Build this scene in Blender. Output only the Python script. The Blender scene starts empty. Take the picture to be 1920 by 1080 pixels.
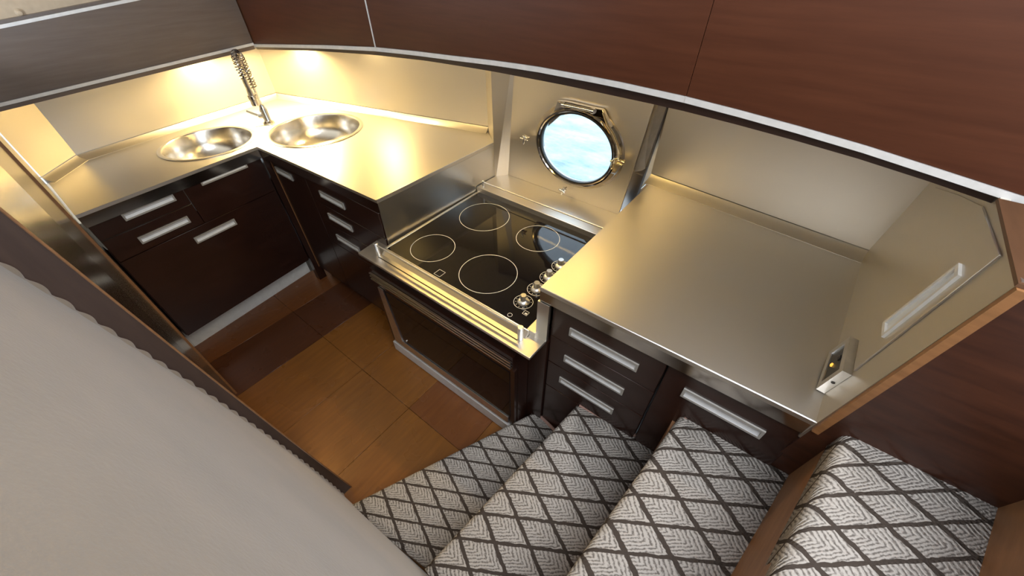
import bpy, bmesh, math, random
from mathutils import Vector, Matrix, Euler
from mathutils.geometry import tessellate_polygon
random.seed(4)
sc = bpy.context.scene
COL = sc.collection

# ------------------------------------------------------------------ camera, world, exposure, large lamps
FPX = 709.927
CAM = Vector((0.44772, -0.71771, 1.70597))
EUL = Euler((0.811938, 0.004135, 0.656414), 'XYZ')
cd = bpy.data.cameras.new('camera'); cam = bpy.data.objects.new('camera', cd); COL.objects.link(cam)
cam.location = CAM; cam.rotation_euler = EUL
cd.sensor_width = 36.0; cd.lens = FPX/1920*36.0; cd.clip_start = 0.01; cd.clip_end = 200
sc.camera = cam
vs = sc.view_settings
sc.display_settings.display_device = 'sRGB'
vs.view_transform = 'Standard'; vs.look = 'None'; vs.gamma = 1.0; vs.use_curve_mapping = False
vs.exposure = 0.0
sc.cycles.use_denoising = True
sc.cycles.max_bounces = 10; sc.cycles.glossy_bounces = 6; sc.cycles.diffuse_bounces = 5
sc.cycles.transparent_max_bounces = 8
sc.cycles.sample_clamp_indirect = 8.0
sc.cycles.caustics_reflective = True

w = bpy.data.worlds.new('sky'); sc.world = w; w.use_nodes = True
bg = w.node_tree.nodes['Background']
bg.inputs['Color'].default_value = (0.72, 0.86, 1.0, 1); bg.inputs['Strength'].default_value = 4.0
sl = bpy.data.lights.new('sun', 'SUN'); sl.energy = 2.5; sl.angle = .03; sl.color = (1, .96, .9)
sun = bpy.data.objects.new('sun', sl); COL.objects.link(sun); sun.location = (0, -8, 14); sun.rotation_euler = (math.radians(24), math.radians(6), 0)

def area(name, loc, target, sx, sy, power, color, spread=180):
    l = bpy.data.lights.new(name, 'AREA'); l.shape = 'RECTANGLE'; l.size = sx; l.size_y = sy
    l.energy = power; l.color = color; l.spread = math.radians(spread)
    o = bpy.data.objects.new(name, l); COL.objects.link(o); o.location = loc
    o.rotation_euler = (Vector(target)-Vector(loc)).to_track_quat('-Z', 'Y').to_euler()
    return o
# area lamp added for daylight of the unseen saloon, behind the stair
SALON = area('saloon_day_fill', (2.6, -2.6, 2.15), (0.0, 0.2, 0.9), 2.4, 0.9, 135, (0.95, 0.96, 1.0))
# added fill lamp over the steps, no skylight behind it
STEP_FILL = area('saloon_steps_fill', (1.0, -.60, 2.43), (1.0, -.55, 0), 1.3, 1.0, 42, (0.93, 0.96, 1.0))

WARM = (1.0, 0.72, 0.31); AMBER = (1.0, 0.64, 0.17)

# ------------------------------------------------------------------ helpers
RM = EUL.to_matrix()
def P(px, py, ax, v):
    d = RM @ Vector(((px-960)/FPX, -(py-540)/FPX, -1.0))
    t = (v-CAM[ax])/d[ax]
    return CAM + d*t
def PZ(px, py, z): return P(px, py, 2, z)
def PY(px, py, y): return P(px, py, 1, y)
def PX(px, py, x): return P(px, py, 0, x)
def PP(px, py, p0, n):
    d = RM @ Vector(((px-960)/FPX, -(py-540)/FPX, -1.0))
    return CAM + d*((Vector(p0)-CAM).dot(n)/d.dot(n))

def V(*a): return Vector(a)
ROOT = {}
def thing(name, label=None, cat=None, loc=(0, 0, 0), group=None, kind=None):
    o = bpy.data.objects.new(name, None); COL.objects.link(o); o.location = loc
    o.empty_display_size = 0.05
    tag(o, label, cat, group, kind)
    ROOT[o] = Vector(loc)
    return o
def tag(o, label=None, cat=None, group=None, kind=None):
    if label: o['label'] = label
    if cat: o['category'] = cat
    if group: o['group'] = group
    if kind: o['kind'] = kind
    return o
def obj(name, bm, mat, parent=None, smooth=False, label=None, kind=None, bevel=0, segs=2):
    me = bpy.data.meshes.new(name)
    bmesh.ops.recalc_face_normals(bm, faces=bm.faces)
    off = ROOT.get(parent, Vector((0, 0, 0))) if parent else None
    if off is not None:
        bmesh.ops.translate(bm, verts=bm.verts, vec=-off)
    else:
        vsx = [v.co for v in bm.verts]
        if vsx:
            lo = Vector((min(v.x for v in vsx), min(v.y for v in vsx), min(v.z for v in vsx)))
            hi = Vector((max(v.x for v in vsx), max(v.y for v in vsx), max(v.z for v in vsx)))
            off = Vector(((lo.x+hi.x)/2, (lo.y+hi.y)/2, lo.z))
            bmesh.ops.translate(bm, verts=bm.verts, vec=-off)
    bm.to_mesh(me); bm.free()
    o = bpy.data.objects.new(name, me); COL.objects.link(o)
    for m in (mat if isinstance(mat, (list, tuple)) else [mat]): me.materials.append(m)
    if parent:
        o.parent = parent; ROOT[o] = ROOT[parent]
    else:
        o.location = off; ROOT[o] = off
    me.set_sharp_from_angle(angle=math.radians(38))
    if bevel:
        b = o.modifiers.new('bevel', 'BEVEL'); b.width = bevel; b.segments = segs; b.limit_method = 'ANGLE'
    if label: o['label'] = label
    if kind: o['kind'] = kind
    return o

def add_box(bm, x0, x1, y0, y1, z0, z1, mi=0):
    vs_ = [bm.verts.new(c) for c in ((x0,y0,z0),(x1,y0,z0),(x1,y1,z0),(x0,y1,z0),(x0,y0,z1),(x1,y0,z1),(x1,y1,z1),(x0,y1,z1))]
    for f in ((3,2,1,0),(4,5,6,7),(0,1,5,4),(1,2,6,5),(2,3,7,6),(3,0,4,7)):
        bm.faces.new([vs_[i] for i in f]).material_index = mi
    return vs_
def box(*a):
    bm = bmesh.new(); add_box(bm, *a); return bm
def add_fbox(bm, O, U, N, u0, u1, n0, n1, z0, z1, mi=0):
    """box in a frame: u along U, n along N (outward), z up"""
    c = []
    for z in (z0, z1):
        for (u, n) in ((u0,n0),(u1,n0),(u1,n1),(u0,n1)):
            c.append(bm.verts.new(O+U*u+N*n+V(0,0,z)))
    for f in ((3,2,1,0),(4,5,6,7),(0,1,5,4),(1,2,6,5),(2,3,7,6),(3,0,4,7)):
        bm.faces.new([c[i] for i in f]).material_index = mi
def add_prism(bm, pts, vec, mi=0):
    """planar polygon pts extruded by vec (convex or concave)"""
    vec = Vector(vec); pts = [Vector(p) for p in pts]
    a = [bm.verts.new(p) for p in pts]; b = [bm.verts.new(p+vec) for p in pts]
    n = len(pts)
    tri = tessellate_polygon([pts])
    if n == 4:
        bm.faces.new(a).material_index = mi; bm.faces.new(b[::-1]).material_index = mi
    else:
        for t in tri:
            bm.faces.new([a[i] for i in t]).material_index = mi
            bm.faces.new([b[i] for i in t[::-1]]).material_index = mi
    for i in range(n):
        j = (i+1) % n
        bm.faces.new((a[i], a[j], b[j], b[i])).material_index = mi
def prism(pts, vec):
    bm = bmesh.new(); add_prism(bm, pts, vec); return bm
def add_tube(bm, pts, r, seg=10, mi=0, cap=True):
    pts = [Vector(p) for p in pts]
    rs = r if isinstance(r, (list, tuple)) else [r]*len(pts)
    rings = []
    prev = None
    for i, p in enumerate(pts):
        t = (pts[min(i+1, len(pts)-1)]-pts[max(i-1, 0)]).normalized()
        if prev is None:
            a = t.orthogonal().normalized()
        else:
            a = (prev - t*prev.dot(t))
            a = a.normalized() if a.length > 1e-6 else t.orthogonal().normalized()
        prev = a
        b = t.cross(a)
        rings.append([bm.verts.new(p+(a*math.cos(k*2*math.pi/seg)+b*math.sin(k*2*math.pi/seg))*rs[i]) for k in range(seg)])
    for i in range(len(rings)-1):
        for k in range(seg):
            f = bm.faces.new((rings[i][k], rings[i][(k+1)%seg], rings[i+1][(k+1)%seg], rings[i+1][k])); f.material_index = mi; f.smooth = True
    if cap:
        bm.faces.new(rings[0][::-1]).material_index = mi; bm.faces.new(rings[-1]).material_index = mi
def tube(pts, r, seg=10):
    bm = bmesh.new(); add_tube(bm, pts, r, seg); return bm
def add_lathe(bm, O, A, prof, seg=32, mi=0, sx=1.0, sy=1.0, X=None):
    """profile [(r, h)...] turned about axis A at O"""
    A = Vector(A).normalized(); X = Vector(X).normalized() if X is not None else A.orthogonal().normalized(); Y_ = A.cross(X)
    rings = []
    for r, h in prof:
        if r < 1e-6: rings.append([bm.verts.new(O+A*h)])
        else: rings.append([bm.verts.new(O+A*h+X*(r*sx*math.cos(k*2*math.pi/seg))+Y_*(r*sy*math.sin(k*2*math.pi/seg))) for k in range(seg)])
    for i in range(len(rings)-1):
        a, b = rings[i], rings[i+1]
        for k in range(seg):
            k2 = (k+1) % seg
            if len(a) == 1 and len(b) == 1: continue
            if len(a) == 1: f = bm.faces.new((a[0], b[k], b[k2]))
            elif len(b) == 1: f = bm.faces.new((a[k], b[0], a[k2]))
            else: f = bm.faces.new((a[k], b[k], b[k2], a[k2]))
            f.material_index = mi; f.smooth = True
def lathe(*a, **k):
    bm = bmesh.new(); add_lathe(bm, *a, **k); return bm
def plate_with_holes(outer, holes, vec):
    """planar polygon with holes given some thickness"""
    bm = bmesh.new(); edges = []
    for loop in [outer]+holes:
        vv = [bm.verts.new(p) for p in loop]
        for i in range(len(vv)): edges.append(bm.edges.new((vv[i], vv[(i+1) % len(vv)])))
    r = bmesh.ops.triangle_fill(bm, use_beauty=True, use_dissolve=False, edges=edges)
    fs = [f for f in bm.faces]
    e = bmesh.ops.extrude_face_region(bm, geom=fs)
    bmesh.ops.translate(bm, verts=[g for g in e['geom'] if isinstance(g, bmesh.types.BMVert)], vec=vec)
    return bm

# ------------------------------------------------------------------ materials
def newmat(name):
    m = bpy.data.materials.new(name); m.use_nodes = True
    nt = m.node_tree; b = nt.nodes['Principled BSDF']
    return m, nt, b
def nd(nt, t, **k):
    n = nt.nodes.new(t)
    for a, v in k.items(): setattr(n, a, v)
    return n
def mapped_noise(nt, scale, sx, sy, sz, detail=4, rough=.55, rot=(0, 0, 0)):
    tc = nd(nt, 'ShaderNodeTexCoord'); mp = nd(nt, 'ShaderNodeMapping'); mp.inputs['Scale'].default_value = (sx, sy, sz)
    mp.inputs['Rotation'].default_value = rot
    no = nd(nt, 'ShaderNodeTexNoise'); no.inputs['Scale'].default_value = scale; no.inputs['Detail'].default_value = detail; no.inputs['Roughness'].default_value = rough
    nt.links.new(tc.outputs['Object'], mp.inputs[0]); nt.links.new(mp.outputs[0], no.inputs['Vector'])
    return no
def ramp(nt, src, stops):
    r = nd(nt, 'ShaderNodeValToRGB'); e = r.color_ramp.elements
    while len(e) < len(stops): e.new(0.5)
    for i, (p, c) in enumerate(stops): e[i].position = p; e[i].color = (*c, 1)
    nt.links.new(src, r.inputs[0]); return r
def bump(nt, b, src, strength, dist=.01):
    n = nd(nt, 'ShaderNodeBump'); n.inputs['Strength'].default_value = strength; n.inputs['Distance'].default_value = dist
    nt.links.new(src, n.inputs['Height']); nt.links.new(n.outputs[0], b.inputs['Normal'])

def steel(name, rough, col=(.60, .585, .555), stretch=(2, 60, 60), var=.06, bmp=.03):
    m, nt, b = newmat(name)
    b.inputs['Metallic'].default_value = 1.0; b.inputs['Base Color'].default_value = (*col, 1)
    no = mapped_noise(nt, 6, *stretch, detail=3)
    mr = nd(nt, 'ShaderNodeMapRange'); mr.inputs['To Min'].default_value = rough-var; mr.inputs['To Max'].default_value = rough+var
    nt.links.new(no.outputs[0], mr.inputs[0]); nt.links.new(mr.outputs[0], b.inputs['Roughness'])
    if bmp: bump(nt, b, no.outputs[0], bmp, .002)
    return m
def wood(name, c0, c1, rough, stretch=(1, 12, 12), coat=0.0, scale=5, spec=.5):
    m, nt, b = newmat(name)
    no = mapped_noise(nt, scale, *stretch, detail=6, rough=.6)
    r = ramp(nt, no.outputs[0], [(.3, c0), (.7, c1)])
    nt.links.new(r.outputs[0], b.inputs['Base Color']); b.inputs['Roughness'].default_value = rough
    b.inputs['Coat Weight'].default_value = coat; b.inputs['Coat Roughness'].default_value = .12
    b.inputs['Specular IOR Level'].default_value = spec
    bump(nt, b, no.outputs[0], .05, .002)
    return m
def plain(name, c, rough=.5, metal=0.0, spec=.5):
    m, nt, b = newmat(name)
    no = mapped_noise(nt, 40, 1, 1, 1, detail=2)
    lo = tuple(x*.94 for x in c); hi = tuple(min(1, x*1.06) for x in c)
    r = ramp(nt, no.outputs[0], [(.3, lo), (.7, hi)])
    nt.links.new(r.outputs[0], b.inputs['Base Color'])
    b.inputs['Roughness'].default_value = rough; b.inputs['Metallic'].default_value = metal; b.inputs['Specular IOR Level'].default_value = spec
    return m

M = {}
M['counter'] = steel('counter_steel', .43, col=(.64, .61, .56), stretch=(2, 50, 50), var=.03, bmp=.01)
M['wallsteel'] = steel('wall_steel', .40, col=(.64, .61, .56), stretch=(2, 2, 60), var=.03, bmp=.01)
M['sidesteel'] = steel('side_steel', .30, stretch=(2, 2, 60), var=.02, bmp=0)
M['apron'] = steel('apron_steel', .13, col=(.55, .53, .50), stretch=(2, 2, 40), var=.03, bmp=.01)
M['mirrorsteel'] = steel('mirror_steel', .20, col=(.60, .57, .50), stretch=(2, 2, 60), var=.03, bmp=0)
M['chrome'] = plain('chrome', (.75, .74, .72), .07, 1.0)
M['chrome_refl_dark'] = plain('chrome_dark_reflection', (.36, .34, .33), .08, 1.0)  # chrome darkened in base colour for the dark room it reflects
M['brass'] = plain('brass_chrome', (.80, .70, .48), .12, 1.0)
M['satin'] = plain('satin_aluminium', (.72, .72, .72), .32, 1.0)
M['pullframe'] = plain('pull_frame', (.36, .355, .34), .42, .2)
M['pan'] = plain('pale_pan', (.66, .70, .75), .35, .1)
M['trimsilver'] = plain('silver_trim', (.60, .60, .60), .38, .25)
M['basin'] = steel('basin_steel', .22, col=(.66, .64, .60), stretch=(20, 20, 20), var=.04)
M['wenge'] = wood('wenge', (.016, .0055, .0035), (.030, .011, .007), .27, (12, 12, 1.2), .25)
M['wengeh'] = wood('wenge_horizontal', (.016, .0055, .0035), (.030, .011, .007), .27, (1.2, 1.2, 12), .25)
M['upper'] = wood('upper_wood', (.048, .0145, .0065), (.066, .021, .0095), .40, (1.0, 1.0, 14), 0, spec=.22)
M['valance'] = wood('valance_wood', (.016, .007, .005), (.024, .010, .007), .4, (1.0, 1.0, 14), 0)
M['upper_sheen'] = wood('upper_wood_sheen', (.090, .066, .054), (.115, .088, .073), .36, (1.0, 1.0, 14), .2)  # grey sheen of reflected daylight put into the base colour
M['postwood'] = wood('post_wood', (.042, .022, .015), (.062, .034, .023), .42, (10, 10, 1.2), .05)
M['panelwood'] = wood('panel_wood', (.030, .010, .006), (.060, .020, .010), .36, (1.5, 1.5, 10), .1)
M['edgewood'] = wood('edge_wood', (.20, .092, .034), (.28, .13, .05), .45, (2, 12, 12))
M['capwood'] = wood('cap_wood', (.075, .034, .015), (.11, .05, .022), .5, (10, 1.2, 10))
M['riser'] = wood('riser_wood', (.20, .095, .042), (.29, .145, .066), .5, (10, 1.2, 10))
M['darkline'] = plain('dark_joint', (.012, .007, .005), .6)
M['black'] = plain('black_plastic', (.012, .012, .013), .35)
M['kick'] = plain('toe_kick_laminate', (.62, .62, .60), .4)
M['liner'] = plain('pale_lining', (.62, .60, .56), .45)
M['vinyl'] = plain('beige_vinyl', (.42, .33, .23), .5)
M['glassblack'], _nt, _b = newmat('ceramic_glass')
_no = mapped_noise(_nt, 3, 1, 1, 1); _r = ramp(_nt, _no.outputs[0], [(.3, (.0045, .004, .005)), (.7, (.006, .005, .006))])
_nt.links.new(_r.outputs[0], _b.inputs['Base Color']); _b.inputs['Roughness'].default_value = .045; _b.inputs['Specular IOR Level'].default_value = .36
M['ovenglass'] = M['glassblack'].copy(); M['ovenglass'].name = 'oven_glass'
M['ring'] = plain('white_print', (.62, .61, .58), .4)
M['glass'], _nt, _b = newmat('pane_glass')
_b.inputs['Transmission Weight'].default_value = 1; _b.inputs['Roughness'].default_value = 0.0; _b.inputs['IOR'].default_value = 1.45
_b.inputs['Base Color'].default_value = (.93, .98, 1, 1)
M['led'], _nt, _b = newmat('amber_led')
_b.inputs['Base Color'].default_value = (.8, .4, .05, 1); _b.inputs['Emission Color'].default_value = (1, .55, .08, 1); _b.inputs['Emission Strength'].default_value = 1.0
M['lamp'], _nt, _b = newmat('lamp_lens')
_b.inputs['Base Color'].default_value = (.9, .85, .7, 1); _b.inputs['Emission Color'].default_value = (*WARM, 1); _b.inputs['Emission Strength'].default_value = 14.0

M['lamp2'] = M['lamp'].copy(); M['lamp2'].name = 'strip_lens'; M['lamp2'].node_tree.nodes['Principled BSDF'].inputs['Emission Color'].default_value = (*AMBER, 1)
# suede wall lining: mottled, soft relief
M['suede'], nt, b = newmat('suede_lining')
n1 = mapped_noise(nt, 5, 1, 1, 1, 5); n2 = mapped_noise(nt, 160, 1, 1, 1, 3)
r = ramp(nt, n1.outputs[0], [(.3, (.265, .208, .150)), (.7, (.32, .253, .188))])
nt.links.new(r.outputs[0], b.inputs['Base Color']); b.inputs['Roughness'].default_value = .75
b.inputs['Sheen Weight'].default_value = .3
bump(nt, b, n2.outputs[0], .25, .002)

# floor boards
def floor_mat(name, c0, c1):
    m, nt, b = newmat(name)
    no = mapped_noise(nt, 4, 12, 1.2, 1, 6, .6)
    r = ramp(nt, no.outputs[0], [(.3, c0), (.7, c1)])
    nt.links.new(r.outputs[0], b.inputs['Base Color'])
    n2 = mapped_noise(nt, 3, 1, 1, 1, 3)
    mr = nd(nt, 'ShaderNodeMapRange'); mr.inputs['To Min'].default_value = .20; mr.inputs['To Max'].default_value = .36
    nt.links.new(n2.outputs[0], mr.inputs[0]); nt.links.new(mr.outputs[0], b.inputs['Roughness'])
    return m
M['floor_a'] = floor_mat('floor_board_brown', (.165, .062, .012), (.225, .088, .017))
M['floor_b'] = floor_mat('floor_board_dark', (.070, .024, .010), (.095, .033, .013))
M['floor_c'] = floor_mat('floor_board_red', (.135, .046, .014), (.175, .062, .018))

# carpet: lattice of dark lines on UV, herringbone loops inside every diamond
M['carpet'], nt, b = newmat('lattice_carpet')
L = nt.links.new
uv = nd(nt, 'ShaderNodeUVMap'); tc = nd(nt, 'ShaderNodeTexCoord')
wob = nd(nt, 'ShaderNodeTexNoise'); wob.inputs['Scale'].default_value = 55; wob.inputs['Detail'].default_value = 2
L(tc.outputs['Object'], wob.inputs['Vector'])
sub = nd(nt, 'ShaderNodeVectorMath', operation='SUBTRACT'); sub.inputs[1].default_value = (.5, .5, .5); L(wob.outputs['Color'], sub.inputs[0])
scl = nd(nt, 'ShaderNodeVectorMath', operation='SCALE'); scl.inputs['Scale'].default_value = .11; L(sub.outputs[0], scl.inputs[0])
add = nd(nt, 'ShaderNodeVectorMath', operation='ADD'); L(uv.outputs[0], add.inputs[0]); L(scl.outputs[0], add.inputs[1])
fr = nd(nt, 'ShaderNodeVectorMath', operation='FRACTION'); L(add.outputs[0], fr.inputs[0])
sp = nd(nt, 'ShaderNodeSeparateXYZ'); L(fr.outputs[0], sp.inputs[0])
def mth(op, a, b_=None, c=None):
    n = nd(nt, 'ShaderNodeMath', operation=op)
    for i, x in enumerate((a, b_, c)):
        if x is None: continue
        if isinstance(x, (int, float)): n.inputs[i].default_value = x
        else: L(x, n.inputs[i])
    return n.outputs[0]
mx = mth('MAXIMUM', sp.outputs[0], sp.outputs[1]); mn = mth('MINIMUM', sp.outputs[0], sp.outputs[1])
du = mth('ABSOLUTE', mth('SUBTRACT', sp.outputs[0], .5)); dv = mth('ABSOLUTE', mth('SUBTRACT', sp.outputs[1], .5))
line = mth('GREATER_THAN', mth('MAXIMUM', du, dv), .437)
st = mth('FRACT', mth('MULTIPLY_ADD', mx, 9.5, mth('MULTIPLY', mn, 1.6)))
yarn = mth('ABSOLUTE', mth('SUBTRACT', st, .5))          # 0 mid groove .. .5 top of the loop
n3 = nd(nt, 'ShaderNodeTexNoise'); n3.inputs['Scale'].default_value = 210; n3.inputs['Detail'].default_value = 2; L(tc.outputs['Object'], n3.inputs['Vector'])
yy = mth('ADD', yarn, mth('MULTIPLY', mth('SUBTRACT', n3.outputs[0], .5), .85))
r = ramp(nt, yy, [(.02, (.150, .135, .125)), (.32, (.43, .405, .38))])
mixc = nd(nt, 'ShaderNodeMix', data_type='RGBA'); L(line, mixc.inputs['Factor']); L(r.outputs[0], mixc.inputs[6]); mixc.inputs[7].default_value = (.062, .050, .043, 1)
L(mixc.outputs[2], b.inputs['Base Color']); b.inputs['Roughness'].default_value = .95; b.inputs['Specular IOR Level'].default_value = .1
h = mth('SUBTRACT', yy, mth('MULTIPLY', line, .3))
bump(nt, b, h, .5, .004)
M['binding'] = plain('carpet_binding', (.24, .145, .12), .8)

# sea
M['sea'], nt, b = newmat('sea_water')
n1 = mapped_noise(nt, 1.1, 1.2, 2.2, 1, 9, .68); n2 = mapped_noise(nt, .25, 1, 2, 1, 3)
r = ramp(nt, n1.outputs[0], [(.35, (.11, .20, .225)), (.62, (.33, .41, .43))])
nt.links.new(r.outputs[0], b.inputs['Base Color']); b.inputs['Roughness'].default_value = .25
bump(nt, b, n1.outputs[0], .6, .3)

H = .91
# ------------------------------------------------------------------ the setting
# floor: sub-floor slab and its boards
fl = thing('floor', kind='structure')
obj('subfloor', box(-2.2, .3, -.85, .2, -.06, -.021), M['darkline'], fl)
xs = [-1.86, -1.600, -1.275, -.905, -.535, -.165, .205]
ys = [-.78, -.284, .10]
kinds = {(0,0):'floor_c',(0,1):'floor_c',(1,0):'floor_b',(1,1):'floor_b',(2,0):'floor_a',(2,1):'floor_a',(3,0):'floor_a',(3,1):'floor_a',(4,0):'floor_a',(4,1):'floor_c',(5,0):'floor_a',(5,1):'floor_a'}
for i in range(len(xs)-1):
    for j in range(2):
        g = .0008
        obj('floor_board', box(xs[i]+g, xs[i+1]-g, ys[j]+g, ys[j+1]-g, -.02, 0.0), M[kinds[(i, j)]], fl, bevel=.0006, segs=1)

# back wall: left backsplash, corner post, porthole niche, right backsplash
ZT = 1.40
wb = thing('wall_back', kind='structure')
A0 = V(-2.405, .455, 0); A1 = V(-.92, .842, 0); A2 = V(-.803, .746, 0)
def panel(name, a, b_, z0, z1, t, mat, parent, z0b=None, z1b=None):
    a = Vector(a); b_ = Vector(b_); d = (b_-a).normalized(); n = V(-d.y, d.x, 0)*t
    z0b = z0 if z0b is None else z0b; z1b = z1 if z1b is None else z1b
    return obj(name, prism([a+V(0,0,z0), b_+V(0,0,z0b), b_+V(0,0,z1b), a+V(0,0,z1)], n), mat, parent)
panel('backsplash_panel', A0, A1, .9385, ZT, .012, M['wallsteel'], wb)
panel('corner_post', A1+V(0, 0, 0), A2, .905, ZT, .012, M['wallsteel'], wb)
NB = .675
W0 = V(-.757, .80, 0); W1 = V(-.708, .80, 0)
obj('niche_return', prism([A2+V(0,0,NB), V(-.757,.80,NB), V(-.700,.80,ZT), A2+V(0,0,ZT)], V(-.03, .03, 0)), M['wallsteel'], wb)
# chrome return on the right of the niche
R0 = V(-.011, .857, 0)
obj('niche_post', prism([V(-.11,.80,NB), R0+V(-.055,0,NB), R0+V(0,0,ZT), V(-.038,.80,ZT)], V(.012, .012, 0)), M['chrome_refl_dark'], wb)
B1 = V(.790, .772, 0)
panel('backsplash_panel', R0, B1, .9385, ZT, .012, M['wallsteel'], wb)
# coves between worktop and backsplash
def cove(a, b_, w_, parent, zc=.935, name='cove'):
    a = Vector(a); b_ = Vector(b_); d = (b_-a).normalized(); n = V(d.y, -d.x, 0)
    bm = bmesh.new()
    prof = [(0, zc), (.3*w_, zc-.013), (w_, H+.001), (w_, H-.004), (-.01, H-.004), (-.01, zc)]
    rings = [[bm.verts.new(p+n*u+V(0, 0, z)) for (u, z) in prof] for p in (a, b_)]
    k = len(prof)
    for i in range(k):
        bm.faces.new((rings[0][i], rings[0][(i+1)%k], rings[1][(i+1)%k], rings[1][i]))
    bm.faces.new(rings[0]); bm.faces.new(rings[1][::-1])
    return obj(name, bm, M['counter'], parent)
cove(A0, A1, .03, wb); cove(R0, B1, .045, wb)
# hull plating behind (closes the room), with the hole for the porthole
_c = PY(1077, 281, .772); PC = V(_c.x, .80, _c.z); PR = .163; GR = .160; OX = 1.165; OZ = .965   # slightly oval
def circ(c, r, y, n=48): return [V(c.x+r*OX*math.cos(2*math.pi*k/n), y, c.z+r*OZ*math.sin(2*math.pi*k/n)) for k in range(n)]
bm = plate_with_holes([V(-.757,.80,NB), V(-.098,.80,NB), V(-.036,.80,ZT), V(-.700,.80,ZT)], [circ(PC, PR+.012, .80)], V(0, .012, 0))
obj('porthole_panel', bm, M['wallsteel'], wb)
bm = plate_with_holes([V(-2.9,.88,-.1), V(2.2,.88,-.1), V(2.2,.88,2.5), V(-2.9,.88,2.5)], [circ(PC, .30, .88)], V(0, .03, 0))
obj('hull_plating', bm, M['vinyl'], wb)

# sink end wall (forward) : diagonal corner + long panel
wf = thing('wall_forward', kind='structure')
S0 = V(-2.089, -.759, 0); S1 = V(-2.253, -.605, 0)
panel('backsplash_panel', S0, S1, .9385, ZT, .012, M['wallsteel'], wf)
panel('backsplash_panel', S1, A0, .9385, ZT, .012, M['wallsteel'], wf)
cove(S0, S1, .035, wf); cove(S1, A0, .03, wf)
obj('bulkhead_backing', box(-2.95, -2.9, -1.2, .96, -.1, 2.5), M['vinyl'], wf)

# inboard wall of the galley, edge-on to the camera
wl = thing('wall_left', kind='structure')
obj('liner_panel', box(-2.089, -1.30, -.79, -.763, 0, 1.40), M['mirrorsteel'], wl)
obj('liner_panel', box(-1.297, -.605, -.79, -.7655, 0, 1.46), M['mirrorsteel'], wl)
obj('edge_bead', box(-1.302, -1.292, -.775, -.7585, .0, 1.40), M['edgewood'], wl)
# upright steel panel up to the dark post
lowpx = [(-40,462),(0,490),(60,527),(120,562),(185,601),(250,640),(350,707),(450,780),(550,850),(605,895),(645,925)]
uppx = [(-40,358),(0,392),(200,560),(400,710),(560,838),(652,908)]
XP = -.45
low = [PX(x, y, XP) for x, y in lowpx]; upp = [PX(x, y, XP) for x, y in uppx]
def ext(p, q, z):   # extend the line q->p to height z
    t = (z-q.z)/(p.z-q.z); return q+(p-q)*t
WH = 1.78
def quad(pts):
    """least squares y = a + b z + c z^2"""
    S = [[0.0]*4 for _ in range(3)]
    for p in pts:
        r_ = (1.0, p.z, p.z*p.z)
        for a in range(3):
            for b_ in range(3): S[a][b_] += r_[a]*r_[b_]
            S[a][3] += r_[a]*p.y
    for a in range(3):
        f = S[a][a]; S[a] = [v/f for v in S[a]]
        for b_ in range(3):
            if b_ != a: f = S[b_][a]; S[b_] = [v-f*q for v, q in zip(S[b_], S[a])]
    return lambda z: S[0][3]+S[1][3]*z+S[2][3]*z*z
ylo = quad(low); yup = quad(upp)
zz = [WH*(1-k/24) for k in range(25)]
# steel panel standing between the forward liner and the post
bm = bmesh.new()
za = [WH-.33*k/6*4 for k in range(7)]
ra = [bm.verts.new((-.605, -.7655, z)) for z in za]; rb = [bm.verts.new((XP, yup(z), z)) for z in za]
for k in range(6): bm.faces.new((ra[k], rb[k], rb[k+1], ra[k+1]))
e = bmesh.ops.extrude_face_region(bm, geom=list(bm.faces)); bmesh.ops.translate(bm, verts=[g for g in e['geom'] if isinstance(g, bmesh.types.BMVert)], vec=V(-.002, -.012, 0))
obj('steel_panel', bm, M['mirrorsteel'], wl)
# dark wooden door post between galley and stair
bm = bmesh.new()
R = []
for z in zz:
    u, l = yup(z), ylo(z)-.02
    R.append([bm.verts.new(c) for c in ((XP, u, z), (XP, l, z), (XP-.03, l, z), (XP-.03, u-.002, z))])
for a, b_ in zip(R[:-1], R[1:]):
    for k in range(4): bm.faces.new((a[k], b_[k], b_[(k+1) % 4], a[(k+1) % 4]))
bm.faces.new(R[0]); bm.faces.new(R[-1][::-1])
obj('door_post', bm, M['postwood'], wl)
obj('post_bead', tube([V(XP+.001, yup(z)+.001, z) for z in zz], .0022, 6), M['edgewood'], wl)
# suede lining with its scalloped edge, running aft beside the stair
N_ = 340; XE = 1.6; SL = .061
bm = bmesh.new(); pa = []; pm = []
for k in range(N_+1):
    z = WH*(1-k/N_); y = ylo(z)-.0035
    pa.append(bm.verts.new((XP+.004, y+.0055*abs(math.sin(math.pi*z/.042)), z)))
    pm.append(bm.verts.new((XP+.016, y-.0008+SL*.012, z)))
for k in range(N_): bm.faces.new((pa[k], pa[k+1], pm[k+1], pm[k]))
e = bmesh.ops.extrude_face_region(bm, geom=list(bm.faces)); bmesh.ops.translate(bm, verts=[g for g in e['geom'] if isinstance(g, bmesh.types.BMVert)], vec=V(0, -.02, 0))
R = []
for k in range(41):
    z = WH*(1-k/40)
    R.append([bm.verts.new((x, ylo(z)-.004+SL*(x-XP)-d, z)) for x, d in ((XP+.004, 0), (XE, 0), (XE, .03), (XP+.004, .03))])
for a, b_ in zip(R[:-1], R[1:]):
    for k in range(4): bm.faces.new((a[k], b_[k], b_[(k+1) % 4], a[(k+1) % 4]))
bm.faces.new(R[0]); bm.faces.new(R[-1][::-1])
for f in bm.faces: f.smooth = True
obj('suede_lining', bm, M['suede'], wl)
obj('skirting_strip', prism([PZ(646,938,.0), PZ(800,1080,.0)+V(.4,.02,0), PZ(800,1080,.0)+V(.4,.02,.14), PZ(646,938,0)+V(0,0,.14)], V(0,-.006,0)), M['riser'], wl)

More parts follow.
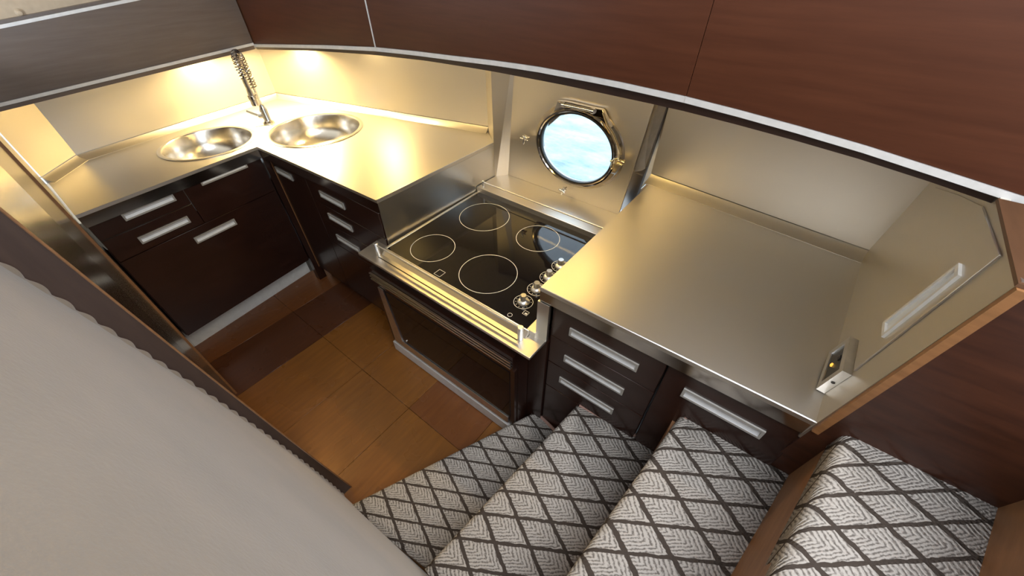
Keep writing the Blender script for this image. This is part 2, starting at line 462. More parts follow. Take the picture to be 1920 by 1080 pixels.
# ceiling over the galley and roof of the saloon
obj('ceiling', box(-2.95, 3.4, -3.6, .96, 2.45, 2.5), M['vinyl'], kind='structure')

# sea outside the porthole
obj('sea', box(-60, 60, 1.3, 120, -.9, -.8), M['sea'], kind='structure')

# ------------------------------------------------------------------ window_1 : the porthole
wn = thing('window_1', kind='structure', loc=(PC.x, .80, PC.z))
NY = V(0, -1, 0)
fr_ = obj('porthole_frame', lathe(PC, NY, [(PR+.004,-.012),(PR+.004,0),(PR+.034,0),(PR+.032,.008),(PR+.020,.024),(PR+.011,.034),(PR+.005,.034),(GR+.003,.029),(GR+.003,-.012)], seg=64, sx=OX, sy=OZ, X=V(1,0,0)), M['chrome_refl_dark'], wn)
obj('gasket', lathe(PC, NY, [(GR+.004,.010),(GR+.004,.030),(GR-.003,.029),(GR-.005,.024),(GR-.005,.010)], seg=64, sx=OX, sy=OZ, X=V(1,0,0)), M['black'], wn)
obj('glass_pane', lathe(PC, NY, [(0,.024),(GR-.004,.024),(GR-.004,.016),(0,.016)], seg=64, sx=OX, sy=OZ, X=V(1,0,0)), M['glass'], wn)
# the tunnel through the hull
obj('porthole_sleeve', lathe(PC, V(0, 1, 0), [(PR+.008,.013),(.295,.085),(.298,.085),(PR+.012,.013)], seg=64, sx=OX, sy=OZ, X=V(1,0,0)), M['kick'], wn)
# hinge lug plate over the top of the ring
lug = [PY(x, y, .772) for x, y in ((1026,238),(1045,190),(1062,191),(1112,203),(1129,206),(1146,240),(1128,222),(1085,211),(1050,217))]
obj('hinge_plate', prism(lug, V(0, .022, 0)), M['chrome_refl_dark'], wn, bevel=.002)
hg = [PY(x, y, .776) for x, y in ((1058,192),(1112,205),(1112,211),(1058,200))]
obj('hinge_barrel', tube([PY(1059,197,.766), PY(1111,208,.766)], .0075, 12), M['chrome'], wn)
for x, y in ((1057,200),(1112,212)):
    obj('hinge_knuckle', tube([PY(x-3,y-4,.766), PY(x+2,y-3,.766)], .011, 12), M['chrome'], wn)
# stay arm on the right side
obj('stay_arm', tube([PY(x, y, .757) for x, y in ((1131,211),(1139,234),(1150,250),(1158,270),(1161,287),(1160,299))], .0048, 8), M['brass'], wn)
def dog(px, py, ang, mat, big=1.0):
    c = PY(px, py, .772); u = V(math.cos(ang), 0, math.sin(ang)); t = V(-u.z, 0, u.x)
    d_ = obj('dog_latch', tube([c+u*.026*big, c+u*.004*big], [.009*big, .007*big], 12), mat, wn)
    bm = bmesh.new()
    add_tube(bm, [c+NY*-.01, c+NY*.030*big], .0048*big, 10)
    add_tube(bm, [c+NY*.022*big+u*.028*big, c+NY*.022*big-u*.016*big], .004*big, 10)
    obj('latch_bolt', bm, mat, d_)
    bm = bmesh.new()
    q = c+NY*.034*big
    add_tube(bm, [q-t*.020*big, q-t*.010*big, q, q+t*.010*big, q+t*.020*big], [.002, .0065*big, .0055*big, .0065*big, .002], 10)
    obj('wing_nut', bm, mat, d_)
dog(990, 259, math.radians(175), M['chrome']); dog(1158, 300, math.radians(-5), M['brass'], 1.25); dog(1060, 353, math.radians(255), M['chrome'])

# ------------------------------------------------------------------ base cabinets
def handle(O, U, N, uc, zc, w_, h_, parent, t0, name='handle', mats=None):
    bm = bmesh.new(); b_ = .007; u0 = uc-w_/2; u1 = uc+w_/2; z0 = zc-h_/2; z1 = zc+h_/2
    add_fbox(bm, O, U, N, u0, u1, t0, t0+.005, z1-b_, z1); add_fbox(bm, O, U, N, u0, u1, t0, t0+.005, z0, z0+b_)
    add_fbox(bm, O, U, N, u0, u0+b_, t0, t0+.005, z0+b_, z1-b_); add_fbox(bm, O, U, N, u1-b_, u1, t0, t0+.005, z0+b_, z1-b_)
    # dished pan inside the frame
    c = [O+U*u+N*n+V(0, 0, z) for (u, n, z) in ((u0+b_, t0+.004, z1-b_), (u1-b_, t0+.004, z1-b_), (u1-b_, t0+.0005, zc+.001), (u0+b_, t0+.0005, zc+.001), (u0+b_, t0+.004, z0+b_), (u1-b_, t0+.004, z0+b_))]
    vv = [bm.verts.new(x) for x in c]
    f = bm.faces.new((vv[0], vv[1], vv[2], vv[3])); f.material_index = 1
    f = bm.faces.new((vv[3], vv[2], vv[5], vv[4])); f.material_index = 1
    return obj(name, bm, [M['pullframe'], M['pan']], parent)
def front(name, O, U, N, u0, u1, z0, z1, parent, mat, g=.0015, t=(0.0, .018)):
    bm = bmesh.new(); add_fbox(bm, O, U, N, u0+g, u1-g, t[0], t[1], z0+g, z1-g)
    return obj(name, bm, mat, parent, bevel=.0012, segs=1)
# --- sink cabinet
Ic = V(-1.731, -.014, 0); Ec = V(-1.657, -.757, 0)
U = (Ec-Ic).normalized(); N = V(-U.y, U.x, 0)
if N.x < 0: N = -N
Lk = (Ec-Ic).length
ZA = H-.062
cab = thing('sink_cabinet', 'dark wenge cabinet under the left sink with five framed pulls', 'cabinet', (-1.95, -.38, 0))
O = Ic - N*.030
bm = bmesh.new(); add_fbox(bm, O, U, N, 0.0, Lk-.003, -.34, -.001, .165, .728); obj('carcass', bm, M['wenge'], cab)
seam = .665
d = front('drawer', O, U, N, .385, Lk-.004, .775, ZA, cab, M['wengeh']); handle(O, U, N, .53, .832, .20, .034, d, .018)
d = front('drawer', O, U, N, .385, Lk-.004, seam, .775, cab, M['wengeh']); handle(O, U, N, .535, .716, .205, .034, d, .018)
d = front('drawer', O, U, N, .004, .385, seam, ZA, cab, M['wengeh']); handle(O, U, N, .195, .848, .225, .034, d, .018)
d = front('door', O, U, N, .004, Lk-.004, .168, seam, cab, M['wengeh']); handle(O, U, N, .363, .607, .20, .034, d, .018)
bm = bmesh.new(); add_fbox(bm, Ic-N*.13, U, N, -.02, Lk-.005, -.012, 0, 0.0, .164); obj('toe_kick', bm, M['kick'], cab, label='pale grey laminate toe kick')
# --- range side cabinet (left of the stove)
cab = thing('base_cabinet', 'dark wenge cabinet between the sink corner and the stove', 'cabinet', (-1.27, .3, 0))
O = V(-.822, .034, 0); U = V(-1, 0, 0); N = V(0, -1, 0)
obj('carcass', box(-1.74, -.823, .035, .60, .10, .728), M['wenge'], cab)
obj('corner_filler', box(-1.775, -1.7285, -.0165, .034, 0, H-.018), M['wenge'], cab)
d = front('door', O, U, N, .575, .902, .10, ZA, cab, M['wenge']); handle(O, U, N, .80, .785, .16, .034, d, .018)
for z0, z1, zc in ((.715, ZA, .782), (.595, .715, .657), (.46, .595, .527)):
    d = front('drawer', O, U, N, .004, .575, z0, z1, cab, M['wengeh']); handle(O, U, N, .372, zc, .195, .034, d, .018)
front('drawer', O, U, N, .004, .575, .10, .46, cab, M['wengeh'])
obj('toe_kick', box(-1.72, -.823, .06, .075, 0, .10), M['wenge'], cab)
obj('corner_strip', box(-1.728, -1.7245, .012, .0155, .10, ZA), M['edgewood'], cab)
# --- drawers right of the stove
cab = thing('drawer_cabinet', 'dark wenge cabinet with three stacked pulls, right of the stove', 'cabinet', (.225, .3, 0))
O = V(.04, .034, 0); U = V(1, 0, 0); N = V(0, -1, 0)
ZB = H-.055
obj('carcass', box(.042, .412, .035, .70, .0, H-.018), M['wenge'], cab)
d = front('drawer', O, U, N, .002, .372, .70, ZB, cab, M['wengeh']); handle(O, U, N, .188, .770, .232, .036, d, .018)
d = front('drawer', O, U, N, .002, .372, .556, .70, cab, M['wengeh']); handle(O, U, N, .178, .624, .222, .034, d, .018)
d = front('drawer', O, U, N, .002, .372, .40, .556, cab, M['wengeh']); handle(O, U, N, .170, .487, .218, .032, d, .018)
front('plinth', O, U, N, .002, .372, .0, .40, cab, M['wengeh'])
obj('filler', box(-.033, .040, .004, .60, 0, .66), M['wenge'], cab)
cab = thing('base_cabinet', 'dark wenge cabinet with one wide pull at the stair end of the counter', 'cabinet', (.57, .3, 0))
obj('carcass', box(.415, .735, .035, .70, .0, H-.018), M['wenge'], cab)
d = front('door', O, U, N, .376, .700, .40, ZB, cab, M['wengeh']); handle(O, U, N, .537, .774, .205, .037, d, .018)
front('plinth', O, U, N, .376, .700, .0, .40, cab, M['wengeh'])

# ------------------------------------------------------------------ worktops and basins
BL = V(-1.985, -.142, H); BR = V(-1.700, .298, H)
RBL = .205; RBR = .232
def ell(c, r, n=56): return [V(c.x+r*math.cos(2*math.pi*k/n), c.y+r*math.sin(2*math.pi*k/n), H) for k in range(n)]
ct = thing('worktop', 'brushed steel L-shaped worktop holding the two round sinks', 'worktop', (-1.6, .2, H-.06))
outer = [Ic+V(0,0,H), V(-.817,.020,H), V(-.803,.746,H), V(A1.x,A1.y-.004,H), V(A0.x+.01,A0.y-.004,H), V(S1.x+.004,S1.y,H), V(S0.x,S0.y+.004,H), Ec+V(0,0,H)]
obj('worktop_sheet', plate_with_holes(outer, [ell(BL, RBL), ell(BR, RBR)], V(0, 0, -.014)), M['counter'], ct)
bm = bmesh.new(); U = (Ec-Ic).normalized(); N = V(-U.y, U.x, 0); N = N if N.x > 0 else -N
add_fbox(bm, Ic, U, N, .0, Lk, -.012, -.0005, H-.060, H-.0145); obj('front_apron', bm, M['apron'], ct)
obj('front_apron', prism([Ic+V(0,0,H-.0145), V(-.817,.0205,H-.0145), V(-.817,.0205,H-.06), Ic+V(0,0,H-.06)], V(0,.011,0)), M['apron'], ct)
obj('side_panel', prism([V(-.817,.021,H-.0145), V(-.803,.746,H-.0145), V(-.803,.746,.665), V(-.817,.021,.665)], V(-.004,0,0)), M['sidesteel'], ct)
obj('edge_lip', prism([V(-.817,.019,H), V(-.803,.746,H), V(-.803,.746,H+.0025), V(-.817,.019,H+.0025)], V(-.004,0,0)), M['satin'], ct)
cr = thing('worktop', 'brushed steel worktop between the stove and the stair', 'worktop', (.37, .38, H-.06))
RC = V(.732, .010, H); RD = V(.768, .755, H)
obj('worktop_sheet', prism([V(0,0,H), RC, RD, V(.79,.772,H), R0+V(0,0,H), V(.006,.80,H)], V(0,0,-.014)), M['counter'], cr)
obj('front_apron', prism([V(0,.0005,H-.0145), RC+V(0,.0005,-.0145), RC+V(0,.0005,-.055), V(0,.0005,H-.055)], V(0,.012,0)), M['apron'], cr)
obj('side_panel', prism([V(.0005,.013,H-.0145), V(.006,.868,H-.0145), V(.006,.868,.675), V(.0005,.013,.675)], V(.004,0,0)), M['sidesteel'], cr)
obj('edge_lip', prism([V(0,.0,H), V(.732,.010,H), V(.732,.012,H+.0015), V(0,.002,H+.0015)], V(0,.002,0)), M['satin'], cr)

def basin(c, r, label):
    t = thing('sink_basin', label, 'sink', (c.x, c.y, H-.17), 'round sink basins')
    obj('bowl', lathe(c, V(0,0,1), [(r+.016,.0006),(r+.016,.0028),(r+.006,.0042),(r-.002,.0030),(r-.006,-.004),(r-.012,-.060),(r-.030,-.115),(r-.075,-.148),(.045,-.158),(.040,-.162),(.036,-.170),(0,-.170),(0,-.176),(.05,-.174),(r-.07,-.154),(r-.022,-.118),(r-.004,-.060),(r+.002,-.002),(r+.016,.0006)], seg=64), M['basin'], t)
    bm = lathe(c+V(0,0,-.1695), V(0,0,1), [(.034,0),(.034,.003),(.028,.004),(.022,.001),(.010,.001),(.008,.006),(0,.007)], seg=28); obj('drain', bm, M['chrome'], t)
basin(BL, RBL, 'round steel sink basin left of the faucet'); basin(BR, RBR, 'round steel sink basin right of the faucet')

# faucet: spring-neck
FB = V(-1.995, .185, H)
fc = thing('faucet', 'chrome spring-neck faucet standing between the two sinks', 'faucet', FB)
fd = V(.80, -.60, 0).normalized()       # the neck bends forward over the inner corner
obj('base', lathe(FB, V(0,0,1), [(0,.0005),(.030,.0005),(.030,.008),(.022,.014),(.019,.020),(.019,.075),(.015,.085),(.0125,.10),(0,.10)], seg=28), M['chrome'], fc)
lv = obj('lever', tube([FB+V(0,0,.045)+fd.cross(V(0,0,1))*.018, FB+V(0,0,.05)+fd.cross(V(0,0,1))*.045, FB+V(0,0,.075)+fd.cross(V(0,0,1))*.085], [.010, .007, .005], 12), M['chrome'], fc)
obj('lever_hub', lathe(FB+V(0,0,.045), fd.cross(V(0,0,1)), [(0,.012),(.014,.012),(.014,.034),(.010,.038),(0,.038)], seg=20), M['chrome'], lv)
ctrl = [FB+V(0,0,.10), FB+V(0,0,.30)]
arc = []
RA = .042
for k in range(25):
    a = math.pi*k/24
    arc.append(FB+fd*(RA-RA*math.cos(a))+V(0,0,.30+RA*1.25*math.sin(a)))
path = [FB+V(0,0,.10+.2*k/16) for k in range(16)]+arc+[arc[-1]-V(0,0,.012*(k+1)) for k in range(4)]
obj('riser_hose', tube(path, .0065, 10), M['chrome'], fc)
# helix around the path
dist = [0]
for i in range(1, len(path)): dist.append(dist[-1]+(path[i]-path[i-1]).length)
hel = []
tot = dist[-1]; turns = 24; nn = turns*14
side = fd.cross(V(0,0,1))
for k in range(nn+1):
    s = tot*(.22+.78*k/nn); i = max(j for j in range(len(dist)) if dist[j] <= s+1e-9); i = min(i, len(path)-2)
    t = (s-dist[i])/(dist[i+1]-dist[i]+1e-9); p = path[i].lerp(path[i+1], t); tg = (path[i+1]-path[i]).normalized()
    n_ = tg.cross(side).normalized()
    a = 2*math.pi*turns*k/nn
    hel.append(p+(side*math.cos(a)+n_*math.sin(a))*.0175)
obj('spring', tube(hel, .0028, 6), M['chrome_refl_dark'], fc)
hd = arc[-1]-V(0,0,.048)
obj('spray_head', lathe(hd, V(0,0,-1), [(0,0),(.012,0),(.013,.02),(.012,.045),(.017,.085),(.019,.12),(.019,.128),(.015,.130),(0,.130)], seg=24), M['chrome'], fc)
obj('holder_arm', tube([FB+V(0,0,.16), FB+V(0,0,.16)+fd*.045, FB+V(0,0,.165)+fd*(RA*2-.018)], .005, 10), M['chrome'], fc)
obj('holder_ring', lathe(V(hd.x,hd.y,H+.155), V(0,0,1), [(.0185,0),(.0215,0),(.0215,.016),(.0185,.016),(.0185,0)], seg=24), M['chrome'], fc)

# ------------------------------------------------------------------ the stove
GZ = .70; DZ = .675; OY = -.078
sv = thing('stove', 'built-in stove with black ceramic top and framed oven under it', 'stove', (-.43, .25, 0))
bm = box(-.875, -.035, OY+.018, .013, .045, DZ-.0125); add_box(bm, -.80, -.035, .0131, .58, .045, DZ-.0125); obj('body', bm, M['wenge'], sv)
# front deck, wider than the body
obj('front_deck', prism([V(-.895,-.092,DZ), V(.033,-.092,DZ), V(.036,.000,DZ), V(-.025,.000,DZ), V(-.025,-.022,DZ), V(-.808,-.022,DZ), V(-.822,.018,DZ), V(-.905,.018,DZ)], V(0,0,-.012)), M['counter'], sv, bevel=.0015)
obj('deck_groove', box(-.80, -.045, -.058, -.0535, DZ, DZ+.0008), M['darkline'], sv)
# rim around the glass
bm = bmesh.new()
add_prism(bm, [V(-.801,-.036,DZ-.001), V(-.801,-.012,DZ-.001), V(-.801,-.012,GZ+.001), V(-.801,-.016,GZ+.001)], V(.775,0,0)); add_box(bm, -.801, -.788, -.012, .605, DZ-.01, GZ+.001)
add_box(bm, -.036, -.001, -.012, .605, DZ-.01, GZ+.001); add_box(bm, -.801, -.001, .595, .607, DZ-.01, .727)
obj('rim', bm, M['counter'], sv, bevel=.001, segs=1)
obj('rear_ledge', box(-.800, -.003, .604, .799, .715, .7275), M['counter'], sv)
obj('filler_panel', prism([V(-.004,-.004,DZ), V(.040,-.004,DZ), V(.040,-.004,H-.058), V(-.004,-.004,H-.058)], V(0,.012,0)), M['sidesteel'], sv)
gl = obj('ceramic_top', box(-.787, -.036, -.012, .595, GZ-.012, GZ), M['glassblack'], sv)
def ringmesh(c, r, w_=.0022, z=GZ+.0004, seg=72):
    return lathe(V(c[0], c[1], z), V(0,0,1), [(r-w_/2,0),(r-w_/2,.0003),(r+w_/2,.0003),(r+w_/2,0)], seg=seg)
for c, r in (((-.614,.436),.120), ((-.6325,.113),.0962), ((-.332,.1305),.1175), ((-.309,.4478),.0972)):
    obj('burner_ring', ringmesh(c, r), M['ring'], gl)
def frame_mark(cx_, cy_, s, w_=.0014):
    bm = bmesh.new(); z0 = GZ+.0003; z1 = GZ+.0006
    add_box(bm, cx_-s, cx_+s, cy_-s, cy_-s+w_, z0, z1); add_box(bm, cx_-s, cx_+s, cy_+s-w_, cy_+s, z0, z1)
    add_box(bm, cx_-s, cx_-s+w_, cy_-s+w_, cy_+s-w_, z0, z1); add_box(bm, cx_+s-w_, cx_+s, cy_-s+w_, cy_+s-w_, z0, z1)
    return bm
obj('touch_mark', frame_mark(-.488, .012, .017), M['ring'], gl)
bm = frame_mark(-.083, .046, .010); add_box(bm, -.086, -.076, .040, .0475, GZ+.0003, GZ+.0006); obj('touch_mark', bm, M['ring'], gl)
obj('touch_mark', ringmesh((-.123,.004), .0085, .0014), M['ring'], gl)
for k in range(4):
    cx_, cy_ = -.1235, .086+.0857*k
    kn = obj('knob', lathe(V(cx_, cy_, GZ), V(0,0,1), [(.024,.0005),(.024,.003),(.0215,.007),(.019,.010),(.0125,.013),(.0115,.034),(.0105,.036),(0,.036)], seg=32), M['satin'], sv)
    bm = bmesh.new(); a = (0.05, .35, .2, .3)[k]; u = V(math.cos(a), math.sin(a), 0); v_ = V(-u.y, u.x, 0)
    c = V(cx_, cy_, GZ)
    add_prism(bm, [c+u*.002+v_*.0045+V(0,0,.030), c+u*.027+v_*.003+V(0,0,.020), c+u*.027-v_*.003+V(0,0,.020), c+u*.002-v_*.0045+V(0,0,.030)], V(0,0,-.012))
    obj('pointer', bm, M['satin'], kn)
    bm = ringmesh((cx_, cy_), .036, .0018)
    for q in range(11):
        a = 2*math.pi*(q+.5)/12+.3
        add_lathe(bm, V(cx_+.0295*math.cos(a), cy_+.0295*math.sin(a), GZ+.0004), V(0,0,1), [(0,0),(.0016,0),(.0016,.0003),(0,.0003)], seg=8)
    obj('dial_print', bm, M['ring'], kn)
# guard rails
def rail(x0, x1, y, z0, z1, ra, rb_):
    rl = obj('guard_rail', tube([V(x0, y, z1-.008), V(x1, y, z1-.008)], ra, 12), M['satin'], sv)
    for x in (x0, x1):
        obj('rail_post', lathe(V(x, y, z0), V(0,0,1), [(0,0),(rb_,0),(rb_,z1-z0-.002),(rb_-.002,z1-z0),(0,z1-z0)], seg=20), M['satin'], rl)
rail(-.812, -.040, -.044, DZ+.0008, .737, .0045, .0105)
rail(-.770, -.012, .612, .728, .766, .004, .007)
# louvres under the deck
vn = obj('vent_frame', box(-.862, -.045, OY-.004, OY+.018, .515, .600), M['wengeh'], sv)
for k in range(3):
    z = .536+.017*k
    obj('vent_slat', prism([V(-.858,OY-.006,z), V(-.048,OY-.006,z), V(-.048,OY-.016,z+.004), V(-.858,OY-.016,z+.004)], V(0,0,.007)), M['satin'], vn)
# oven door
od = obj('oven_door', box(-.868, -.040, OY, OY+.017, .085, .512), M['wengeh'], sv)
bm = bmesh.new()
add_prism(bm, [V(-.838,OY-.002,.495), V(-.800,OY-.002,.495), V(-.770,OY-.002,.145), V(-.838,OY-.002,.098)], V(0,-.006,0))
add_prism(bm, [V(-.838,OY-.002,.098), V(-.770,OY-.002,.145), V(-.070,OY-.002,.145), V(-.070,OY-.002,.098)], V(0,-.006,0))
obj('door_trim', bm, M['satin'], od)
obj('oven_window', box(-.790, -.062, OY-.003, OY, .150, .492), M['ovenglass'], od)
obj('door_bolt', lathe(V(-.735,OY-.003,.17), NY, [(0,0),(.006,0),(.006,.004),(0,.005)], seg=12), M['satin'], od)
obj('bottom_strip', box(-.866, -.060, OY-.010, OY+.017, .008, .075), M['trimsilver'], sv)

# ------------------------------------------------------------------ right end wall and locker
we = thing('wall_right', kind='structure')
a_ = RC+V(0,0,-.0); c_ = PY(1745, 350, .79)
E_ = V(.752, -.006, 1.362); D_ = V(.757, .232, 1.362)
nrm = (RD-RC).cross(E_-RC).normalized()
if nrm.x > 0: nrm = -nrm
def PE(px, py): return PP(px, py, RC, nrm)
poly = [V(RC.x,RC.y,.84), PE(1916,528), PE(1871,386), V(.80,.42,1.40), V(.80,.80,1.40), V(RD.x+.005,.80,.84)]
poly = [q-nrm*((q-RC).dot(nrm)) for q in poly]
obj('end_panel', prism(poly, -nrm*.014), M['wallsteel'], we)
dpts = [(1604,697),(1880,480),(1846,388),(1800,366),(1757,352),(1649,455)]
dr = obj('locker_door', prism([PE(*q) for q in dpts], nrm*.004), M['wallsteel'], we, bevel=.0008, segs=1)
hp = [PE(1662,636), PE(1664,609), PE(1810,497), PE(1809,520)]
hc = sum((p for p in hp), V(0,0,0))/4
bm = bmesh.new(); f0 = [p+nrm*.004 for p in hp]; f1 = [p+nrm*.009 for p in hp]
ins0 = [hc+(p-hc)*.0 for p in hp]
def inset(ps, m):
    n = len(ps); out = []
    for i in range(n):
        p = ps[i]; a = (ps[i-1]-p).normalized(); b_ = (ps[(i+1) % n]-p).normalized()
        s = max(.2, a.cross(b_).length); out.append(p+(a+b_)*(m/s))
    return out
g1 = inset(f1, .008); g0 = [p-nrm*.0045 for p in g1]
va = [[bm.verts.new(p) for p in l] for l in (f0, f1, g1, g0)]
for a, b_ in zip(va[:-1], va[1:]):
    for i in range(4): bm.faces.new((a[i], a[(i+1) % 4], b_[(i+1) % 4], b_[i]))
fz = bm.faces.new(va[3]); fz.material_index = 1
obj('handle', bm, [M['kick'], M['pan']], dr, label='long pale recessed pull')
cove(RD+V(-.0,0,0), RC+V(.0,.0,0), .035, we)
# dark stair-side panel, its pale wooden edge band and the wooden cap
q0 = V(RC.x+.004, RC.y-.004, 0); q1 = PE(1916,528)
slope = (q1.x-q0.x)/(q1.z-H); slopey = (q1.y-RC.y)/(q1.z-H)
def edgept(z): return V(q0.x+slope*(z-H), RC.y-.006+slopey*(z-H), z)
bot = edgept(.30); top = edgept(1.362)
obj('stair_panel', prism([bot+V(.0125,0,0), V(1.9, .03, .30), V(1.9, top.y+.01, 1.362), top+V(.0125,0,0)], V(0, .02, 0)), M['panelwood'], we)
bm = bmesh.new()
add_prism(bm, [edgept(H-.02)+V(-.001,-.006,0), edgept(H-.02)+V(.012,-.007,0), top+V(.012,-.007,0), top+V(-.001,-.006,0)], V(0,.0095,0))
obj('edge_band', bm, M['edgewood'], we)
obj('lower_post', prism([edgept(.3), edgept(.3)+V(.02,0,0), edgept(H-.022)+V(.02,0,0), edgept(H-.022)], V(0,.02,0)), M['panelwood'], we)
obj('cap_strip', prism([top+V(-.003,.0,.0005), V(.757-.003,.245,1.3625), V(.757+.036,.245,1.3625), top+V(.036,.0,.0005)], V(0,0,.006)), M['capwood'], we)
obj('cap_board', prism([top+V(.036,.0,.0), V(.793,.245,1.362), V(1.9,.245,1.362), V(1.9,top.y,1.362)], V(0,0,.006)), M['upper'], we)
# outlet box
ob_ = [PE(1570,667), PE(1611,638), PE(1598,704), PE(1546,738)]
oc = sum(ob_, V(0,0,0))/4
ot = thing('outlet_box', 'small steel outlet box with an amber light on the end panel', 'outlet', oc)
bm = bmesh.new(); f0 = [p+nrm*.0005 for p in ob_]; f1 = [p+nrm*.018 for p in ob_]; g1 = inset(f1, .016); g0 = [p-nrm*.004 for p in g1]
va = [[bm.verts.new(p) for p in l] for l in (f0, f1, g1, g0)]
bm.faces.new(va[0][::-1])
for a, b_ in zip(va[:-1], va[1:]):
    for i in range(4): bm.faces.new((a[i], a[(i+1) % 4], b_[(i+1) % 4], b_[i]))
obj('housing', bm, M['satin'], ot)
obj('face_plate', prism([p+nrm*.0005 for p in g0], nrm*.001), M['black'], ot)
gc = sum(g0, V(0,0,0))/4+nrm*.0015
obj('indicator_light', lathe(gc+V(0,0,-.012)+(ob_[3]-ob_[0]).normalized()*.0, nrm, [(0,.0),(.005,.0),(.005,.003),(0,.005)], seg=14), M['led'], ot, label='amber light')
obj('socket', lathe(gc+V(0,0,.016), nrm, [(0,.0),(.008,.0),(.008,.002),(.004,.003),(0,.001)], seg=14), M['black'], ot)
obj('screw', lathe((f0[2]+f0[3]+f1[2]+f1[3])/4+V(0,0,-.0), ((f1[3]-f1[2]).cross(nrm)), [(0,.001),(.004,.001),(.004,-.001),(0,-.001)], seg=10), M['black'], ot)

# ------------------------------------------------------------------ upper cabinets
HY = .28
bl = [(-2.10,1.256),(-2.048,1.262),(-1.70,1.300),(-1.30,1.342),(-.969,1.373),(-.75,1.387),(-.564,1.396),(-.40,1.405),(-.245,1.411),(0.,1.4125),(.19,1.408),(.36,1.399),(.535,1.385),(.70,1.366),(.799,1.354),(1.0,1.326),(1.30,1.29),(1.9,1.29)]
vl = [(-2.10,1.245),(-1.969,1.258),(-1.45,1.315),(-1.009,1.354),(-.70,1.374),(-.425,1.384),(-.15,1.388),(.122,1.387),(.192,1.386),(.37,1.379),(.544,1.367),(.68,1.353),(.779,1.340),(1.0,1.309),(1.30,1.274),(1.9,1.274)]
def interp(tab, x):
    for i in range(len(tab)-1):
        if tab[i][0] <= x <= tab[i+1][0]:
            t = (x-tab[i][0])/(tab[i+1][0]-tab[i][0]); return tab[i][1]*(1-t)+tab[i+1][1]*t
    return tab[0][1] if x < tab[0][0] else tab[-1][1]
def strip_solid(x0, x1, y0, y1, zlo, zhi, n=10):
    """slab between y0,y1 whose lower and upper edge follow functions of x"""
    bm = bmesh.new(); R = []
    for k in range(n+1):
        x = x0+(x1-x0)*k/n
        R.append([bm.verts.new((x, y, z)) for (y, z) in ((y0, zlo(x)), (y1, zlo(x)), (y1, zhi(x)), (y0, zhi(x)))])
    for a, b_ in zip(R[:-1], R[1:]):
        for i in range(4): bm.faces.new((a[i], a[(i+1) % 4], b_[(i+1) % 4], b_[i]))
    bm.faces.new(R[0][::-1]); bm.faces.new(R[-1])
    return bm
UT = 2.12
TH = .014
labs = ['dark upper cabinet beside the inner corner, above the right sink', 'long brown upper cabinet above the stove and porthole', 'brown upper cabinet above the right worktop']
for i, (x0, x1) in enumerate(((-2.02, -.969), (-.969, .190), (.190, 1.88))):
    uc = thing('upper_cabinet', labs[i], 'cabinet', ((x0+x1)/2, .55, 1.40), 'upper cabinets along the hull')
    g = .0007
    obj('door', strip_solid(x0+g, x1-g, HY, HY+.018, lambda x: interp(bl, x)+TH, lambda x: UT, 14), M['upper'], uc)
    obj('edge_trim', strip_solid(x0+.0002, x1-.0002, HY-.004, HY+.018, lambda x: interp(bl, x)+.0, lambda x: interp(bl, x)+TH-.001, 14), M['trimsilver'], uc, label='silver edge strip')
    obj('valance', strip_solid(x0+.0002, x1-.0002, HY+.010, HY+.026, lambda x: interp(vl, x), lambda x: interp(bl, x)-.0005, 14), M['valance'], uc)
    obj('carcass', strip_solid(x0+g, x1-g, HY+.027, .875, lambda x: interp(bl, x)-.002, lambda x: UT, 14), M['upper'], uc)
    obj('bottom_panel', strip_solid(x0+g, x1-g, HY+.028, .868, lambda x: interp(bl, x)-.0055, lambda x: interp(bl, x)-.0022, 14), M['liner'], uc, label='pale lining under the cabinet')
obj('cabinet_joint', box(-.9715, -.9675, HY-.003, HY+.001, interp(bl, -.969), UT), M['trimsilver'], bpy.data.objects['upper_cabinet'])
# sink-side upper cabinet
SXp = -2.0
uc = thing('upper_cabinet', 'low brown upper cabinet with painted grey sheen and silver edge strips above the left sink', 'cabinet', (-2.2, -.25, 1.25))
def ystrip(x0, x1, zlo, zhi, y0=-1.05, y1=.275, n=8):
    bm = bmesh.new(); R = []
    for k in range(n+1):
        y = y0+(y1-y0)*k/n
        R.append([bm.verts.new((x, y, z)) for (x, z) in ((x0, zlo(y)), (x1, zlo(y)), (x1, zhi(y)), (x0, zhi(y)))])
    for a, b_ in zip(R[:-1], R[1:]):
        for i in range(4): bm.faces.new((a[i], a[(i+1) % 4], b_[(i+1) % 4], b_[i]))
    bm.faces.new(R[0][::-1]); bm.faces.new(R[-1]); return bm
zb = lambda y: 1.228+(y+.704)*(.047/.953)
zt = lambda y: 1.465+(y+.544)*(.036/.387)
zv = lambda y: 1.211+(y+.717)*(.047/.989)
obj('door', ystrip(SXp-.018, SXp, lambda y: zb(y)+.012, lambda y: zt(y)-.011), M['upper_sheen'], uc)
obj('edge_trim', ystrip(SXp-.018, SXp+.004, zb, lambda y: zb(y)+.0115), M['trimsilver'], uc, label='silver edge strip')
obj('edge_trim', ystrip(SXp-.018, SXp+.004, lambda y: zt(y)-.0105, zt), M['trimsilver'], uc, label='silver edge strip')
obj('valance', ystrip(SXp-.020, SXp-.006, zv, lambda y: zb(y)-.0005), M['upper_sheen'], uc)
obj('carcass', ystrip(-2.6, SXp-.021, lambda y: zb(y)-.001, lambda y: zt(y)-.002), M['upper_sheen'], uc)
